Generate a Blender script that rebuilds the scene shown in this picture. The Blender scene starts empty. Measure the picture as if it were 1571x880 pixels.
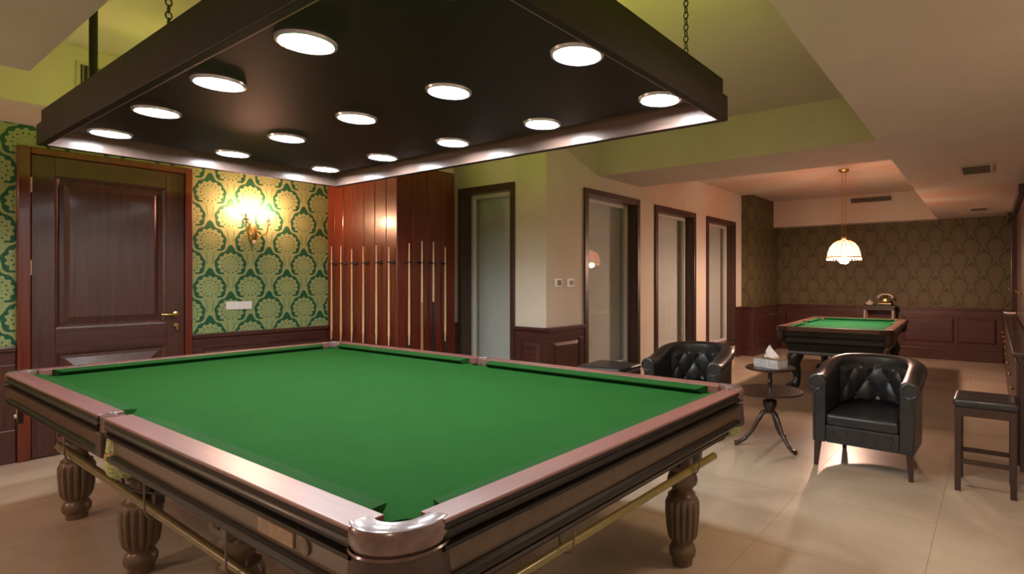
import bpy, bmesh, math, random
from mathutils import Vector, Matrix
random.seed(7)
S = bpy.context.scene
COL = S.collection
PI = math.pi
sin, cos = math.sin, math.cos

# ------------------------------------------------------------------ camera
cd = bpy.data.cameras.new('camera')
cam = bpy.data.objects.new('camera', cd); COL.objects.link(cam)
cam.location = (2.9765, -1.7526, 1.4132)
cam.rotation_euler = (PI/2, 0, math.radians(34.471))
cd.sensor_width = 36.0
cd.lens = 859.2/1571*36
cd.shift_x = (785.5-936.0)/1571
cd.shift_y = (429.3-440.0)/1571
cd.clip_start = .05
S.camera = cam
# ------------------------------------------------------------------ world, exposure, lights
w = bpy.data.worlds.new('world'); S.world = w; w.use_nodes = True
w.node_tree.nodes['Background'].inputs[0].default_value = (1, .8, .65, 1)
w.node_tree.nodes['Background'].inputs[1].default_value = 0.02
S.view_settings.view_transform = 'Standard'
S.view_settings.look = 'None'
S.view_settings.gamma = 1
S.view_settings.use_curve_mapping = False
S.view_settings.exposure = 1.12
try:
    S.cycles.sample_clamp_indirect = 4.0
    S.cycles.use_denoising = True
    S.cycles.max_bounces = 8
    S.cycles.caustics_reflective = False
    S.cycles.caustics_refractive = False
except Exception:
    pass
LAMP_E = 52.0          # downlight discs of the canopy
UP_E = 24.0            # green rope light on top of the canopy
BULB_E = 520.0         # sconce bulbs
PEND_E = 560.0         # pendant bulbs
def lamp(name, kind, loc, energy, color, size=.3, rot=None):
    ld = bpy.data.lights.new(name, kind); ld.energy = energy; ld.color = color
    if kind == 'AREA': ld.shape = 'DISK'; ld.size = size
    else: ld.shadow_soft_size = size
    o = bpy.data.objects.new(name, ld); COL.objects.link(o); o.location = loc
    if rot: o.rotation_euler = rot
    return o
# fill lights added to brighten the room; no fixtures hang there
lamp('fill_area_light', 'AREA', (2.9, -3.0, 2.46), 7, (1, .74, .56), .35)
lamp('fill_area_light', 'AREA', (-0.4, -2.9, 2.46), 10, (1, .66, .52), .35)
lamp('fill_point_light', 'POINT', (-2.7, -3.4, 1.75), 30, (1, .62, .48), .12)  # unseen fill added to lift the left ceiling and door wall
lamp('fill_area_light', 'AREA', (2.9, 1.2, 2.46), 10, (1, .68, .48), .3)


# ------------------------------------------------------------------ node helpers
class N:
    """tiny expression helper over Math nodes"""
    def __init__(s, nt, sock): s.nt = nt; s.k = sock
    @staticmethod
    def op(nt, o, *a):
        n = nt.nodes.new('ShaderNodeMath'); n.operation = o
        for i, v in enumerate(a):
            if isinstance(v, N): nt.links.new(v.k, n.inputs[i])
            else: n.inputs[i].default_value = v
        return N(nt, n.outputs[0])
    def __add__(s, b): return N.op(s.nt, 'ADD', s, b)
    def __radd__(s, b): return N.op(s.nt, 'ADD', s, b)
    def __sub__(s, b): return N.op(s.nt, 'SUBTRACT', s, b)
    def __rsub__(s, b): return N.op(s.nt, 'SUBTRACT', b, s)
    def __mul__(s, b): return N.op(s.nt, 'MULTIPLY', s, b)
    def __rmul__(s, b): return N.op(s.nt, 'MULTIPLY', s, b)
    def __truediv__(s, b): return N.op(s.nt, 'DIVIDE', s, b)
    def f(s, o, *a): return N.op(s.nt, o, s, *a)

def newmat(name):
    m = bpy.data.materials.new(name); m.use_nodes = True
    nt = m.node_tree; b = nt.nodes['Principled BSDF']
    return m, nt, b
def objcoord(nt, scale=(1, 1, 1)):
    t = nt.nodes.new('ShaderNodeTexCoord'); mp = nt.nodes.new('ShaderNodeMapping')
    mp.inputs['Scale'].default_value = scale
    nt.links.new(t.outputs['Object'], mp.inputs[0]); return mp.outputs[0]
def noise(nt, vec, scale, detail=3, rough=.5, dist=0):
    n = nt.nodes.new('ShaderNodeTexNoise'); n.inputs['Scale'].default_value = scale
    n.inputs['Detail'].default_value = detail; n.inputs['Roughness'].default_value = rough
    n.inputs['Distortion'].default_value = dist
    nt.links.new(vec, n.inputs['Vector']); return n.outputs['Fac']
def ramp(nt, fac, stops):
    r = nt.nodes.new('ShaderNodeValToRGB'); e = r.color_ramp.elements
    while len(e) < len(stops): e.new(.5)
    for i, (p, c) in enumerate(stops): e[i].position = p; e[i].color = (*c, 1)
    nt.links.new(fac, r.inputs[0]); return r.outputs[0]
def bump(nt, b, h, strength=.2, dist=.01):
    n = nt.nodes.new('ShaderNodeBump'); n.inputs['Strength'].default_value = strength
    n.inputs['Distance'].default_value = dist
    nt.links.new(h, n.inputs['Height']); nt.links.new(n.outputs[0], b.inputs['Normal'])
def plain(name, col, rough=.5, metal=0, var=.12, scale=12, spec=.5, bmp=0, coat=0):
    m, nt, b = newmat(name)
    f = noise(nt, objcoord(nt), scale, 3)
    lo = tuple(c*(1-var) for c in col); hi = tuple(min(1, c*(1+var)) for c in col)
    nt.links.new(ramp(nt, f, [(.3, lo), (.7, hi)]), b.inputs['Base Color'])
    b.inputs['Roughness'].default_value = rough; b.inputs['Metallic'].default_value = metal
    b.inputs['Specular IOR Level'].default_value = spec; b.inputs['Coat Weight'].default_value = coat
    b.inputs['Coat Roughness'].default_value = .15
    if bmp: bump(nt, b, noise(nt, objcoord(nt), scale*8, 4), bmp, .004)
    return m
def wood(name, dark, light, grain='z', rough=.35, coat=.25, spec=.5, crough=.12):
    sc = {'x': (1.2, 22, 22), 'y': (22, 1.2, 22), 'z': (22, 22, 1.2)}[grain]
    m, nt, b = newmat(name)
    v = objcoord(nt, sc)
    f = noise(nt, v, 1.6, 6, .62, .6)
    nt.links.new(ramp(nt, f, [(.28, dark), (.72, light)]), b.inputs['Base Color'])
    b.inputs['Roughness'].default_value = rough; b.inputs['Coat Weight'].default_value = coat
    b.inputs['Coat Roughness'].default_value = crough; b.inputs['Specular IOR Level'].default_value = spec
    bump(nt, b, f, .06, .002)
    return m
def emit(name, col, strength):
    m, nt, b = newmat(name)
    b.inputs['Base Color'].default_value = (*col, 1)
    b.inputs['Emission Color'].default_value = (*col, 1); b.inputs['Emission Strength'].default_value = strength
    return m
def wallpaper(name, u_axis, u0, v0, gold=(.30, .37, .155), ground=(.016, .100, .045)):
    """damask paper: scalloped gold medallions in pointed green ogee rings, half drop repeat"""
    m, nt, b = newmat(name)
    t = nt.nodes.new('ShaderNodeTexCoord'); sx = nt.nodes.new('ShaderNodeSeparateXYZ')
    nt.links.new(t.outputs['Object'], sx.inputs[0])
    W_, H_ = .357, .46
    u = (N(nt, sx.outputs[u_axis]) if u_axis is not None else N(nt, sx.outputs[0]) + N(nt, sx.outputs[1])) - u0; v = N(nt, sx.outputs[2]) - v0
    def cell(ou, ov):
        x = ((u/W_ + ou).f('FRACT') - .5)*W_
        y = ((v/H_ + ov).f('FRACT') - .5)*H_
        r = (x*x + y*y + 1e-6).f('SQRT')
        th = x.f('ARCTAN2', y)
        c = y/r
        lobes = (th*14.0).f('COSINE')
        R1 = .111 + lobes*.008 + c*.003
        peak = c.f('MAXIMUM', 0).f('POWER', 40.0)
        R2 = .140 + peak*.052 + (th*9.0).f('COSINE')*.004
        ring = r.f('GREATER_THAN', R1)*r.f('LESS_THAN', R2)*y.f('GREATER_THAN', -.094)
        dots = lobes.f('LESS_THAN', -.55)*r.f('GREATER_THAN', .072)*r.f('LESS_THAN', .084)
        hook = (r - .050).f('ABSOLUTE').f('LESS_THAN', .0035)*(th*7.0).f('COSINE').f('GREATER_THAN', .1)*.35
        side = (x.f('ABSOLUTE') - (.027 + (y + .16)*.12)).f('ABSOLUTE').f('LESS_THAN', .0045)*y.f('LESS_THAN', -.115)*.55
        return ring.f('MAXIMUM', dots).f('MAXIMUM', hook).f('MAXIMUM', side)
    d = cell(.5, .5).f('MAXIMUM', cell(0, 0))
    vo = nt.nodes.new('ShaderNodeTexVoronoi'); vo.feature = 'DISTANCE_TO_EDGE'; vo.inputs['Scale'].default_value = 34
    nt.links.new(t.outputs['Object'], vo.inputs['Vector'])
    leaf = N(nt, vo.outputs['Distance']).f('LESS_THAN', .05)*.2
    d = d.f('MAXIMUM', leaf*(1 - d))
    mix = nt.nodes.new('ShaderNodeMix'); mix.data_type = 'RGBA'
    nt.links.new(d.k, mix.inputs[0])
    mix.inputs[6].default_value = (*gold, 1); mix.inputs[7].default_value = (*ground, 1)
    nt.links.new(mix.outputs[2], b.inputs['Base Color'])
    b.inputs['Roughness'].default_value = .55; b.inputs['Specular IOR Level'].default_value = .25
    bump(nt, b, d.k, .15, .002)
    return m
def floor_mat():
    m, nt, b = newmat('beige_stone_tile')
    v = objcoord(nt)
    g = nt.nodes.new('ShaderNodeNewGeometry')
    f = noise(nt, g.outputs['Position'], 1.3, 6, .62, .8)
    c = ramp(nt, f, [(.25, (.35, .275, .205)), (.5, (.47, .395, .30)), (.75, (.58, .50, .385))])
    nt.links.new(c, b.inputs['Base Color'])
    b.inputs['Roughness'].default_value = .30; b.inputs['Specular IOR Level'].default_value = .45
    return m

M = {}
M['plaster'] = plain('painted_plaster', (.58, .51, .45), .85, var=.03, scale=3)
M['wallpaint'] = plain('cream_wall_paint', (.68, .62, .53), .8, var=.03, scale=3)
M['paper_left'] = wallpaper('green_gold_damask_left', 1, .527+.1785, 1.565)
M['paper_far'] = wallpaper('warm_lit_damask_far', 0, 1.39+.1785, 1.535, (.125, .104, .054), (.070, .060, .030))  # same damask, with the warm dim light put into olive colours
M['paper_pillar'] = wallpaper('warm_lit_damask_pillar', None, 7.77, 1.535, (.125, .104, .054), (.070, .060, .030))  # warm far light put into the paper colours here too
M['mahogany'] = wood('mahogany', (.042, .015, .011), (.088, .031, .022), 'z')
M['mahogany_x'] = wood('mahogany_along_x', (.042, .015, .011), (.088, .031, .022), 'x')
M['mahogany_y'] = wood('mahogany_along_y', (.042, .015, .011), (.088, .031, .022), 'y')
M['redwood'] = wood('red_mahogany_planks', (.075, .013, .007), (.17, .027, .012), 'z', .3, .4)
M['darkwood'] = wood('dark_walnut', (.020, .010, .008), (.045, .022, .016), 'z', .35, .3)
M['casing'] = wood('window_casing_wood', (.040, .018, .013), (.075, .034, .024), 'z', .4, .2)
M['canopy_x'] = wood('canopy_black_walnut_x', (.008, .0055, .0045), (.020, .012, .009), 'x', .5, 0, .25)
M['canopy_y'] = wood('canopy_black_walnut_y', (.008, .0055, .0045), (.020, .012, .009), 'y', .5, 0, .25)
M['canopy_in'] = wood('canopy_lip_wood', (.19, .125, .10), (.29, .19, .155), 'x', .35, .2)
M['rail_x'] = wood('rail_rosewood_x', (.165, .062, .052), (.25, .102, .088), 'x', .35, .8, .5, .32)
M['rail_y'] = wood('rail_rosewood_y', (.165, .062, .052), (.25, .102, .088), 'y', .35, .8, .5, .32)
M['mould'] = plain('black_lacquer_moulding', (.008, .006, .005), .4, coat=.1, spec=.3)
M['apron'] = wood('apron_walnut', (.075, .046, .026), (.115, .074, .043), 'x', .35, .2)
M['leg'] = wood('turned_leg_walnut', (.085, .055, .032), (.15, .10, .060), 'z', .4, .2)
M['cloth'] = plain('green_baize', (.0088, .068, .0098), .95, var=.05, scale=5, spec=.1, bmp=.05)
M['cushion'] = plain('green_cushion_cloth', (.0078, .060, .009), .9, var=.05, scale=8, spec=.15)
M['castle'] = plain('pocket_plate_brown', (.15, .09, .08), .25, var=.25, scale=30, coat=.6)
M['leather_brown'] = plain('brown_pocket_leather', (.055, .032, .022), .5, var=.3, scale=25, bmp=.2)
M['brass'] = plain('brass', (.62, .46, .17), .32, metal=1, var=.1)
M['steel'] = plain('satin_steel', (.6, .58, .55), .3, metal=1, var=.05)
M['black_iron'] = plain('black_iron', (.015, .014, .013), .45)
M['net'] = plain('pale_green_pocket_net', (.42, .48, .22), .8, var=.5, scale=90, bmp=.6)
M['olive_rod'] = plain('olive_varnished_rod', (.20, .16, .035), .35, var=.15, coat=.4)
M['rod_brown'] = plain('brown_olive_varnished_rod', (.14, .10, .035), .35, var=.15, coat=.4)
M['leather'] = plain('black_leather', (.020, .023, .026), .36, var=.25, scale=14, spec=.55, bmp=.06, coat=.15)
M['chairleg'] = wood('chair_leg_wood', (.025, .012, .009), (.05, .025, .018), 'z', .3, .3)
M['white'] = plain('white_plastic', (.8, .79, .77), .4, var=.02)
M['black'] = plain('black_plastic', (.012, .012, .013), .35)
M['maple'] = wood('maple_cue', (.58, .38, .18), (.72, .50, .27), 'z', .3, .4)
M['ebony'] = plain('ebony_butt', (.014, .011, .010), .3, coat=.4)
M['rosebutt'] = plain('tan_butt', (.36, .20, .09), .35, coat=.4)
M['blind'] = plain('white_roller_blind', (.82, .82, .81), .8, var=.02, scale=6)
M['pvc'] = plain('white_window_sash', (.72, .70, .66), .4, var=.02)
M['grey'] = plain('grey_vent_slats', (.16, .14, .12), .5)
M['light_wood'] = plain('vent_frame', (.5, .44, .38), .6)
M['downlight'] = emit('downlight_lens', (.95, .97, 1.0), LAMP_E)
M['ring'] = plain('downlight_ring', (.75, .76, .78), .25, metal=.6)
M['uplight'] = emit('green_rope_light', (.68, .80, .07), UP_E)
M['bulb_warm'] = emit('candle_bulb', (1.0, .46, .30), BULB_E)
M['bulb_pend'] = emit('pendant_bulb', (1.0, .62, .46), PEND_E)
def shade_mat(name, col, e):
    m = bpy.data.materials.new(name); m.use_nodes = True; nt = m.node_tree
    b = nt.nodes['Principled BSDF']; o = nt.nodes['Material Output']
    b.inputs['Base Color'].default_value = (*col, 1); b.inputs['Roughness'].default_value = .2
    b.inputs['Emission Color'].default_value = (*col, 1); b.inputs['Emission Strength'].default_value = e
    tr = nt.nodes.new('ShaderNodeBsdfTransparent'); tr.inputs[0].default_value = (*[min(1, c*1.1) for c in col], 1)
    mx = nt.nodes.new('ShaderNodeMixShader'); mx.inputs[0].default_value = .36
    nt.links.new(b.outputs[0], mx.inputs[1]); nt.links.new(tr.outputs[0], mx.inputs[2]); nt.links.new(mx.outputs[0], o.inputs[0]); return m
M['shade'] = shade_mat('lit_glass_shade', (1.0, .80, .68), .35)
M['shade_pink'] = shade_mat('lit_rose_glass', (1.0, .45, .36), .15)
M['crystal'] = plain('crystal_drop', (.75, .62, .5), .08, var=.1)
M['cream'] = plain('cream_porcelain', (.72, .62, .5), .4)
M['poolwood'] = plain('black_green_pool_wood', (.013, .014, .011), .35, coat=.3)
M['poolrail'] = wood('pool_rail', (.10, .05, .035), (.2, .10, .07), 'x', .35, .3)
M['baize_far'] = plain('pool_baize', (.007, .085, .030), .95, var=.05, spec=.1)
M['card_grey'] = plain('grey_marbled_card', (.50, .52, .56), .55, var=.25, scale=40)
M['card_brown'] = plain('brown_card', (.28, .18, .11), .55)
M['tissue'] = plain('white_tissue', (.82, .78, .80), .9, var=.04)
M['yellow'] = plain('yellow_slot_film', (.6, .5, .08), .5)
M['grout'] = plain('grout', (.30, .24, .18), .9)
M['tile'] = floor_mat()
M['plate'] = plain('maker_plate', (.30, .21, .13), .4, var=.2, scale=60)
M['medal'] = plain('dark_medallion', (.16, .12, .085), .4)
def glass_mat():
    m = bpy.data.materials.new('window_glass'); m.use_nodes = True; nt = m.node_tree
    for n in list(nt.nodes): nt.nodes.remove(n)
    o = nt.nodes.new('ShaderNodeOutputMaterial'); mx = nt.nodes.new('ShaderNodeMixShader')
    lw = nt.nodes.new('ShaderNodeLayerWeight'); lw.inputs[0].default_value = .5
    fr = (N(nt, lw.outputs['Facing']).f('POWER', 5.0)*.95 + .045)
    tr = nt.nodes.new('ShaderNodeBsdfTransparent'); tr.inputs[0].default_value = (.93, .95, .94, 1)
    gl = nt.nodes.new('ShaderNodeBsdfGlossy'); gl.inputs['Roughness'].default_value = .01
    nt.links.new(fr.k, mx.inputs[0]); nt.links.new(tr.outputs[0], mx.inputs[1])
    nt.links.new(gl.outputs[0], mx.inputs[2]); nt.links.new(mx.outputs[0], o.inputs[0]); return m
M['glass'] = glass_mat()

# ------------------------------------------------------------------ mesh helpers
class MB:
    def __init__(s): s.v = []; s.f = []
    def add(s, vs, fs):
        k = len(s.v); s.v += [tuple(p) for p in vs]; s.f += [tuple(i+k for i in f) for f in fs]; return s
    def box(s, x0, x1, y0, y1, z0, z1):
        return s.add([(x0, y0, z0), (x1, y0, z0), (x1, y1, z0), (x0, y1, z0), (x0, y0, z1), (x1, y0, z1), (x1, y1, z1), (x0, y1, z1)],
                     [(0, 3, 2, 1), (4, 5, 6, 7), (0, 1, 5, 4), (1, 2, 6, 5), (2, 3, 7, 6), (3, 0, 4, 7)])
    def grid(s, rows, close_u=False, close_v=False):
        n = len(rows); m = len(rows[0]); vs = [p for r in rows for p in r]; fs = []
        for i in range(n if close_u else n-1):
            for j in range(m if close_v else m-1):
                a = i*m+j; b_ = i*m+(j+1) % m; c = ((i+1) % n)*m+(j+1) % m; d = ((i+1) % n)*m+j
                fs.append((a, b_, c, d))
        return s.add(vs, fs)
    def lathe(s, prof, n=24, c=(0, 0, 0), a0=0, a1=None, mod=None, cap=True):
        full = a1 is None; a1 = a0+2*PI if full else a1
        cnt = n if full else n+1; rows = []
        for (r, z) in prof:
            rows.append([(c[0]+(r*(mod(a0+(a1-a0)*i/n, z) if mod else 1))*cos(a0+(a1-a0)*i/n),
                          c[1]+(r*(mod(a0+(a1-a0)*i/n, z) if mod else 1))*sin(a0+(a1-a0)*i/n), c[2]+z) for i in range(cnt)])
        k = len(s.v); s.grid(rows, close_v=full)
        if cap and full:
            s.f.append(tuple(k+i for i in reversed(range(cnt)))); kk = k+(len(prof)-1)*cnt
            s.f.append(tuple(kk+i for i in range(cnt)))
        elif cap and not full:
            s.f.append(tuple(k+j*cnt for j in range(len(prof)))); s.f.append(tuple(k+j*cnt+cnt-1 for j in reversed(range(len(prof)))))
        return s
    def tube(s, pts, r, n=8, closed=False):
        P = [Vector(p) for p in pts]; L = len(P); rows = []; up = None
        for i in range(L):
            if closed: t = (P[(i+1) % L]-P[i-1])
            else: t = P[min(i+1, L-1)]-P[max(i-1, 0)]
            t.normalize()
            if up is None:
                up = Vector((0, 0, 1)) if abs(t.z) < .9 else Vector((1, 0, 0))
            a = t.cross(up); a.normalize(); b_ = a.cross(t); up = b_
            rr = r[i] if isinstance(r, (list, tuple)) else r
            rows.append([P[i]+a*rr*cos(2*PI*k/n)+b_*rr*sin(2*PI*k/n) for k in range(n)])
        k = len(s.v); s.grid(rows, close_u=closed, close_v=True)
        if not closed:
            s.f.append(tuple(k+i for i in range(n))); s.f.append(tuple(k+(L-1)*n+i for i in reversed(range(n))))
        return s
    def sphere(s, c, r, n=12, sz=1):
        prof = [(max(1e-4, r*sin(PI*i/8)), -r*sz*cos(PI*i/8)) for i in range(9)]
        return s.lathe(prof, n, c)
    def prism(s, poly, z0, z1):
        n = len(poly); k = len(s.v)
        s.add([(x, y, z0) for x, y in poly]+[(x, y, z1) for x, y in poly], [(i, (i+1) % n, n+(i+1) % n, n+i) for i in range(n)])
        s.f.append(tuple(k+i for i in reversed(range(n)))); s.f.append(tuple(k+n+i for i in range(n))); return s
    def extr(s, prof, p0, p1, out, taper0=0, taper1=0):
        """profile (n,z) with n along the horizontal vector out, swept p0 to p1; taper shortens the ends as n goes inward"""
        p0 = Vector((*p0, 0)); p1 = Vector((*p1, 0)); d = (p1-p0).normalized(); o = Vector((*out, 0)); n = len(prof)
        k = len(s.v)
        A = [p0+o*q+Vector((0, 0, z))+d*(taper0*max(0, -q)) for q, z in prof]
        B = [p1+o*q+Vector((0, 0, z))-d*(taper1*max(0, -q)) for q, z in prof]
        s.add(A+B, [(i, (i+1) % n, n+(i+1) % n, n+i) for i in range(n)])
        s.f.append(tuple(k+i for i in reversed(range(n)))); s.f.append(tuple(k+n+i for i in range(n))); return s
    def build(s, name, mat, parent=None, smooth=False, bevel=0, seg=2, loc=None, ang=38):
        me = bpy.data.meshes.new(name); me.from_pydata(s.v, [], s.f); me.validate()
        bm = bmesh.new(); bm.from_mesh(me); bmesh.ops.recalc_face_normals(bm, faces=bm.faces); bm.to_mesh(me); bm.free()
        me.materials.append(mat)
        if smooth:
            me.shade_smooth()
            me.set_sharp_from_angle(angle=math.radians(ang))
        o = bpy.data.objects.new(name, me); COL.objects.link(o)
        if parent: o.parent = parent
        if loc: o.location = loc
        if bevel:
            b = o.modifiers.new('bevel', 'BEVEL'); b.width = bevel; b.segments = seg; b.limit_method = 'ANGLE'; b.angle_limit = math.radians(40)
        return o
def box(name, mat, x0, x1, y0, y1, z0, z1, parent=None, bevel=0):
    return MB().box(x0, x1, y0, y1, z0, z1).build(name, mat, parent, bevel=bevel)
def tag(o, label, cat, group=None, kind=None):
    o['label'] = label; o['category'] = cat
    if group: o['group'] = group
    if kind: o['kind'] = kind
    return o
def thing(name, label, cat, loc=(0, 0, 0), rz=0, group=None, kind=None):
    o = bpy.data.objects.new(name, None); COL.objects.link(o); o.empty_display_size = .1
    o.location = loc; o.rotation_euler = (0, 0, rz)
    return tag(o, label, cat, group, kind)
def dup(root, loc, rz, label, group=None):
    r = root.copy(); COL.objects.link(r); r.location = loc; r.rotation_euler = (0, 0, rz); r['label'] = label
    if group: r['group'] = group
    for ch in list(root.children):
        c = ch.copy(); COL.objects.link(c); c.parent = r
        for g in list(ch.children):
            e = g.copy(); COL.objects.link(e); e.parent = c
    return r

# ================================================================== SETTING
XL, YR, YB, XW, YP, YF = -3.29, 1.70, 2.768, -.95, 8.33, 9.84
XE = 3.62; YS = -4.4; ZT = 3.25
# floor of single tiles
fl = tag(MB().box(-3.6, 3.9, YS-.2, 10.1, -.2, -.004).build('floor', M['grout']), 'beige mottled stone tile floor under the whole billiard room', 'floor', kind='structure')
tm = None; TW = .80
for i in range(9):
    for j in range(18):
        x = 1.90 - 7*TW + i*TW; y = 1.22 - 7*TW + j*TW - .02
        if x+TW > 3.95 or y+TW > 10.3: continue
        if tm is None:
            t0 = MB().box(.0008, TW-.0008, .0008, TW-.0008, -.02, 0).build('tile', M['tile'], fl, loc=(x, y, 0)); tm = t0.data
        else:
            t = bpy.data.objects.new('tile', tm); COL.objects.link(t); t.parent = fl; t.location = (x, y, 0)
def struct(o, label, cat): return tag(o, label, cat, kind='structure')
# walls
struct(box('wall_left', M['paper_left'], XL-.2, XL, YS, YR+.0, 0, ZT), 'wall papered in green and gold damask around the mahogany door', 'wall')
struct(MB().prism([(XL-.2, YR), (-2.03, YR), (-2.03, 2.42), (-2.42, 2.42), (-2.42, YB+.2), (XL-.2, YB+.2)], 0, ZT).build('wall_rack', M['wallpaint']),
       'cream wall block that the cue rack stands against', 'wall')
def wall_with_holes(name, axis, plane, thick, a0, a1, holes, mat, z1=ZT):
    """wall slab from a0 to a1 along one axis; holes are (b0,b1,z0,z1); it fills plane..plane-+thick"""
    m = MB(); lo, hi = min(plane, plane+thick), max(plane, plane+thick)
    def bx(p, q, z0, zz):
        if q-p < 1e-4 or zz-z0 < 1e-4: return
        if axis == 'x': m.box(p, q, lo, hi, z0, zz)
        else: m.box(lo, hi, p, q, z0, zz)
    cur = a0
    for (b0, b1, h0, h1) in holes:
        bx(cur, b0, 0, z1); bx(b0, b1, 0, h0); bx(b0, b1, h1, z1); cur = b1
    bx(cur, a1, 0, z1)
    return m.build(name, mat)
W1 = (-2.26, -1.46, .25, 2.44)
W2 = (3.49, 4.575, .30, 2.415); W3 = (5.13, 6.275, .30, 2.40); W4 = (6.83, 7.925, .30, 2.40)
struct(wall_with_holes('wall_back', 'x', YB, .26, -2.42, XW, [W1], M['wallpaint']), 'cream wall with a single tall window beside the cue rack', 'wall')
struct(wall_with_holes('wall_corridor', 'y', XW, -.26, YB+.26, YP, [W2, W3, W4], M['wallpaint']), 'long cream wall with three tall windows behind the armchairs', 'wall')
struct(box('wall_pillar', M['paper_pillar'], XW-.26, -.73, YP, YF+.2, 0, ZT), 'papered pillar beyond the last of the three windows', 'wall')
struct(box('wall_far', M['paper_far'], -.73, XE+.2, YF, YF+.2, 0, ZT), 'far wall papered in damask tinted olive for the warm light behind the pool table', 'wall')
struct(box('wall_right', M['wallpaint'], XE, XE+.2, YS, YF, 0, ZT), 'side wall behind the dark cabinets', 'wall')
struct(box('wall_front', M['wallpaint'], XL-.2, XE+.2, YS-.2, YS, 0, ZT), 'wall behind the viewer closing the room', 'wall')
# ceilings
struct(box('ceiling', M['plaster'], XL-.2, XE+.2, YS-.2, 4.72, 3.10, 3.3), 'high plaster ceiling above the lamp canopy', 'ceiling')
struct(box('ceiling_far', M['plaster'], XW-.3, XE+.2, 4.66, YF+.2, 3.0, 3.3), 'plaster ceiling over the far pool table', 'ceiling')
struct(box('ceiling_beam', M['plaster'], XW, 2.35, 3.72, 4.68, 2.66, 3.12), 'deep plaster ceiling beam crossing between table and seating', 'ceiling')
struct(MB().prism([(2.315, YS), (XE, YS), (XE, YF), (2.13, YF)], 2.50, 3.12).build('ceiling_soffit_right', M['plaster']), 'low plaster soffit running above the stool and cabinets', 'ceiling')
struct(box('ceiling_soffit_far', M['plaster'], -.73, 2.16, 9.52, YF, 2.48, 3.0), 'plaster soffit with a slot vent above the far wall', 'ceiling')
struct(box('ceiling_soffit_left', M['plaster'], XL, -2.50, YS, YR, 2.63, 3.12), 'plaster soffit along the top of the damask door wall', 'ceiling')
struct(box('ceiling_soffit_front', M['plaster'], -1.17, 2.3, YS, -1.06, 2.50, 3.12), 'low plaster ceiling block above the near side of the table', 'ceiling')

# ---------------- wainscots
def wainscot(name, label, axis, plane, out, a0, a1, panels, h=.91, base=.14, mat_h=None):
    """a boarded dado: backing, cap rail, baseboard and raised panels; out is +-1 along the wall's normal"""
    g = thing(name, label, 'wainscot', kind='structure')
    mh = mat_h
    def bx(nm, mat, p, q, n0, n1, z0, z1, bev=.004):
        lo, hi = sorted((plane+out*n0, plane+out*n1))
        if axis == 'x': return box(nm, mat, p, q, lo, hi, z0, z1, g, bev)
        return box(nm, mat, lo, hi, p, q, z0, z1, g, bev)
    bx('backing', M['mahogany'], a0, a1, 0, .012, 0, h, 0)
    bx('cap_rail', mh, a0, a1, 0, .045, h-.04, h, .008)
    bx('frieze_rail', mh, a0, a1, .012, .022, h-.14, h-.04)
    bx('baseboard', mh, a0, a1, .012, .032, 0, base, .008)
    e = [a0]+[x for p in panels for x in p]+[a1]
    for i in range(0, len(e), 2):
        if e[i+1]-e[i] > .01: bx('stile', M['mahogany'], e[i], e[i+1], .012, .022, base, h-.14)
    for p, q in panels:
        bx('bottom_rail', mh, p, q, .012, .022, base, base+.07)
        m = MB(); z0, z1 = base+.09, h-.16; pts = []
        for (d, n_) in ((.012, .012), (.045, .026)):
            c = [(p+d, z0+d), (q-d, z0+d), (q-d, z1-d), (p+d, z1-d)]
            pts += [((a, plane+out*n_, z) if axis == 'x' else (plane+out*n_, a, z)) for a, z in c]
        m.add(pts, [(0, 1, 5, 4), (1, 2, 6, 5), (2, 3, 7, 6), (3, 0, 4, 7), (4, 5, 6, 7)])
        m.build('raised_panel', mh, g)
    return g
wainscot('trim_1', 'mahogany wainscot below the damask paper between door and cue rack', 'y', XL, 1, .372, 1.68, [(.46, .95), (1.04, 1.60)], .90, mat_h=M['mahogany_y'])
wainscot('trim_2', 'mahogany wainscot on the hinge side of the mahogany door', 'y', XL, 1, -4.3, -.782, [(-4.2, -3.4), (-3.3, -2.5), (-2.4, -1.75), (-1.65, -.92)], .90, .26, mat_h=M['mahogany_y'])
wainscot('trim_3', 'short mahogany wainscot between the single window and the cream corner', 'x', YB, -1, -1.39, XW+.02, [(-1.30, -1.02)], .905, mat_h=M['mahogany_x'])
wainscot('trim_4', 'short mahogany wainscot under the two wall switches', 'y', XW, 1, YB-.02, 3.405, [(2.86, 3.32)], .905, mat_h=M['mahogany_y'])
wainscot('trim_5', 'mahogany wainscot between the last window and the papered pillar', 'y', XW, 1, 8.01, YP, [], .92, mat_h=M['mahogany_y'])
wainscot('trim_6', 'mahogany wainscot facing forward on the papered pillar', 'x', YP, -1, XW, -.71, [], .92, mat_h=M['mahogany_x'])
wainscot('trim_7', 'mahogany wainscot along the side of the papered pillar', 'y', -.73, 1, YP, YF, [(8.5, 9.05), (9.15, 9.75)], .92, mat_h=M['mahogany_y'])
wainscot('trim_8', 'mahogany wainscot along the far wall behind the pool table', 'x', YF, -1, -.68, 3.1, [(-.6, .62), (.75, 1.47), (1.577, 2.40), (2.45, 3.02)], .92, .2, mat_h=M['mahogany_x'])
wainscot('trim_9', 'narrow mahogany wainscot strip between cue rack and single window', 'x', YB, -1, -2.42, -2.325, [], .905, mat_h=M['mahogany_x'])

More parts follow.
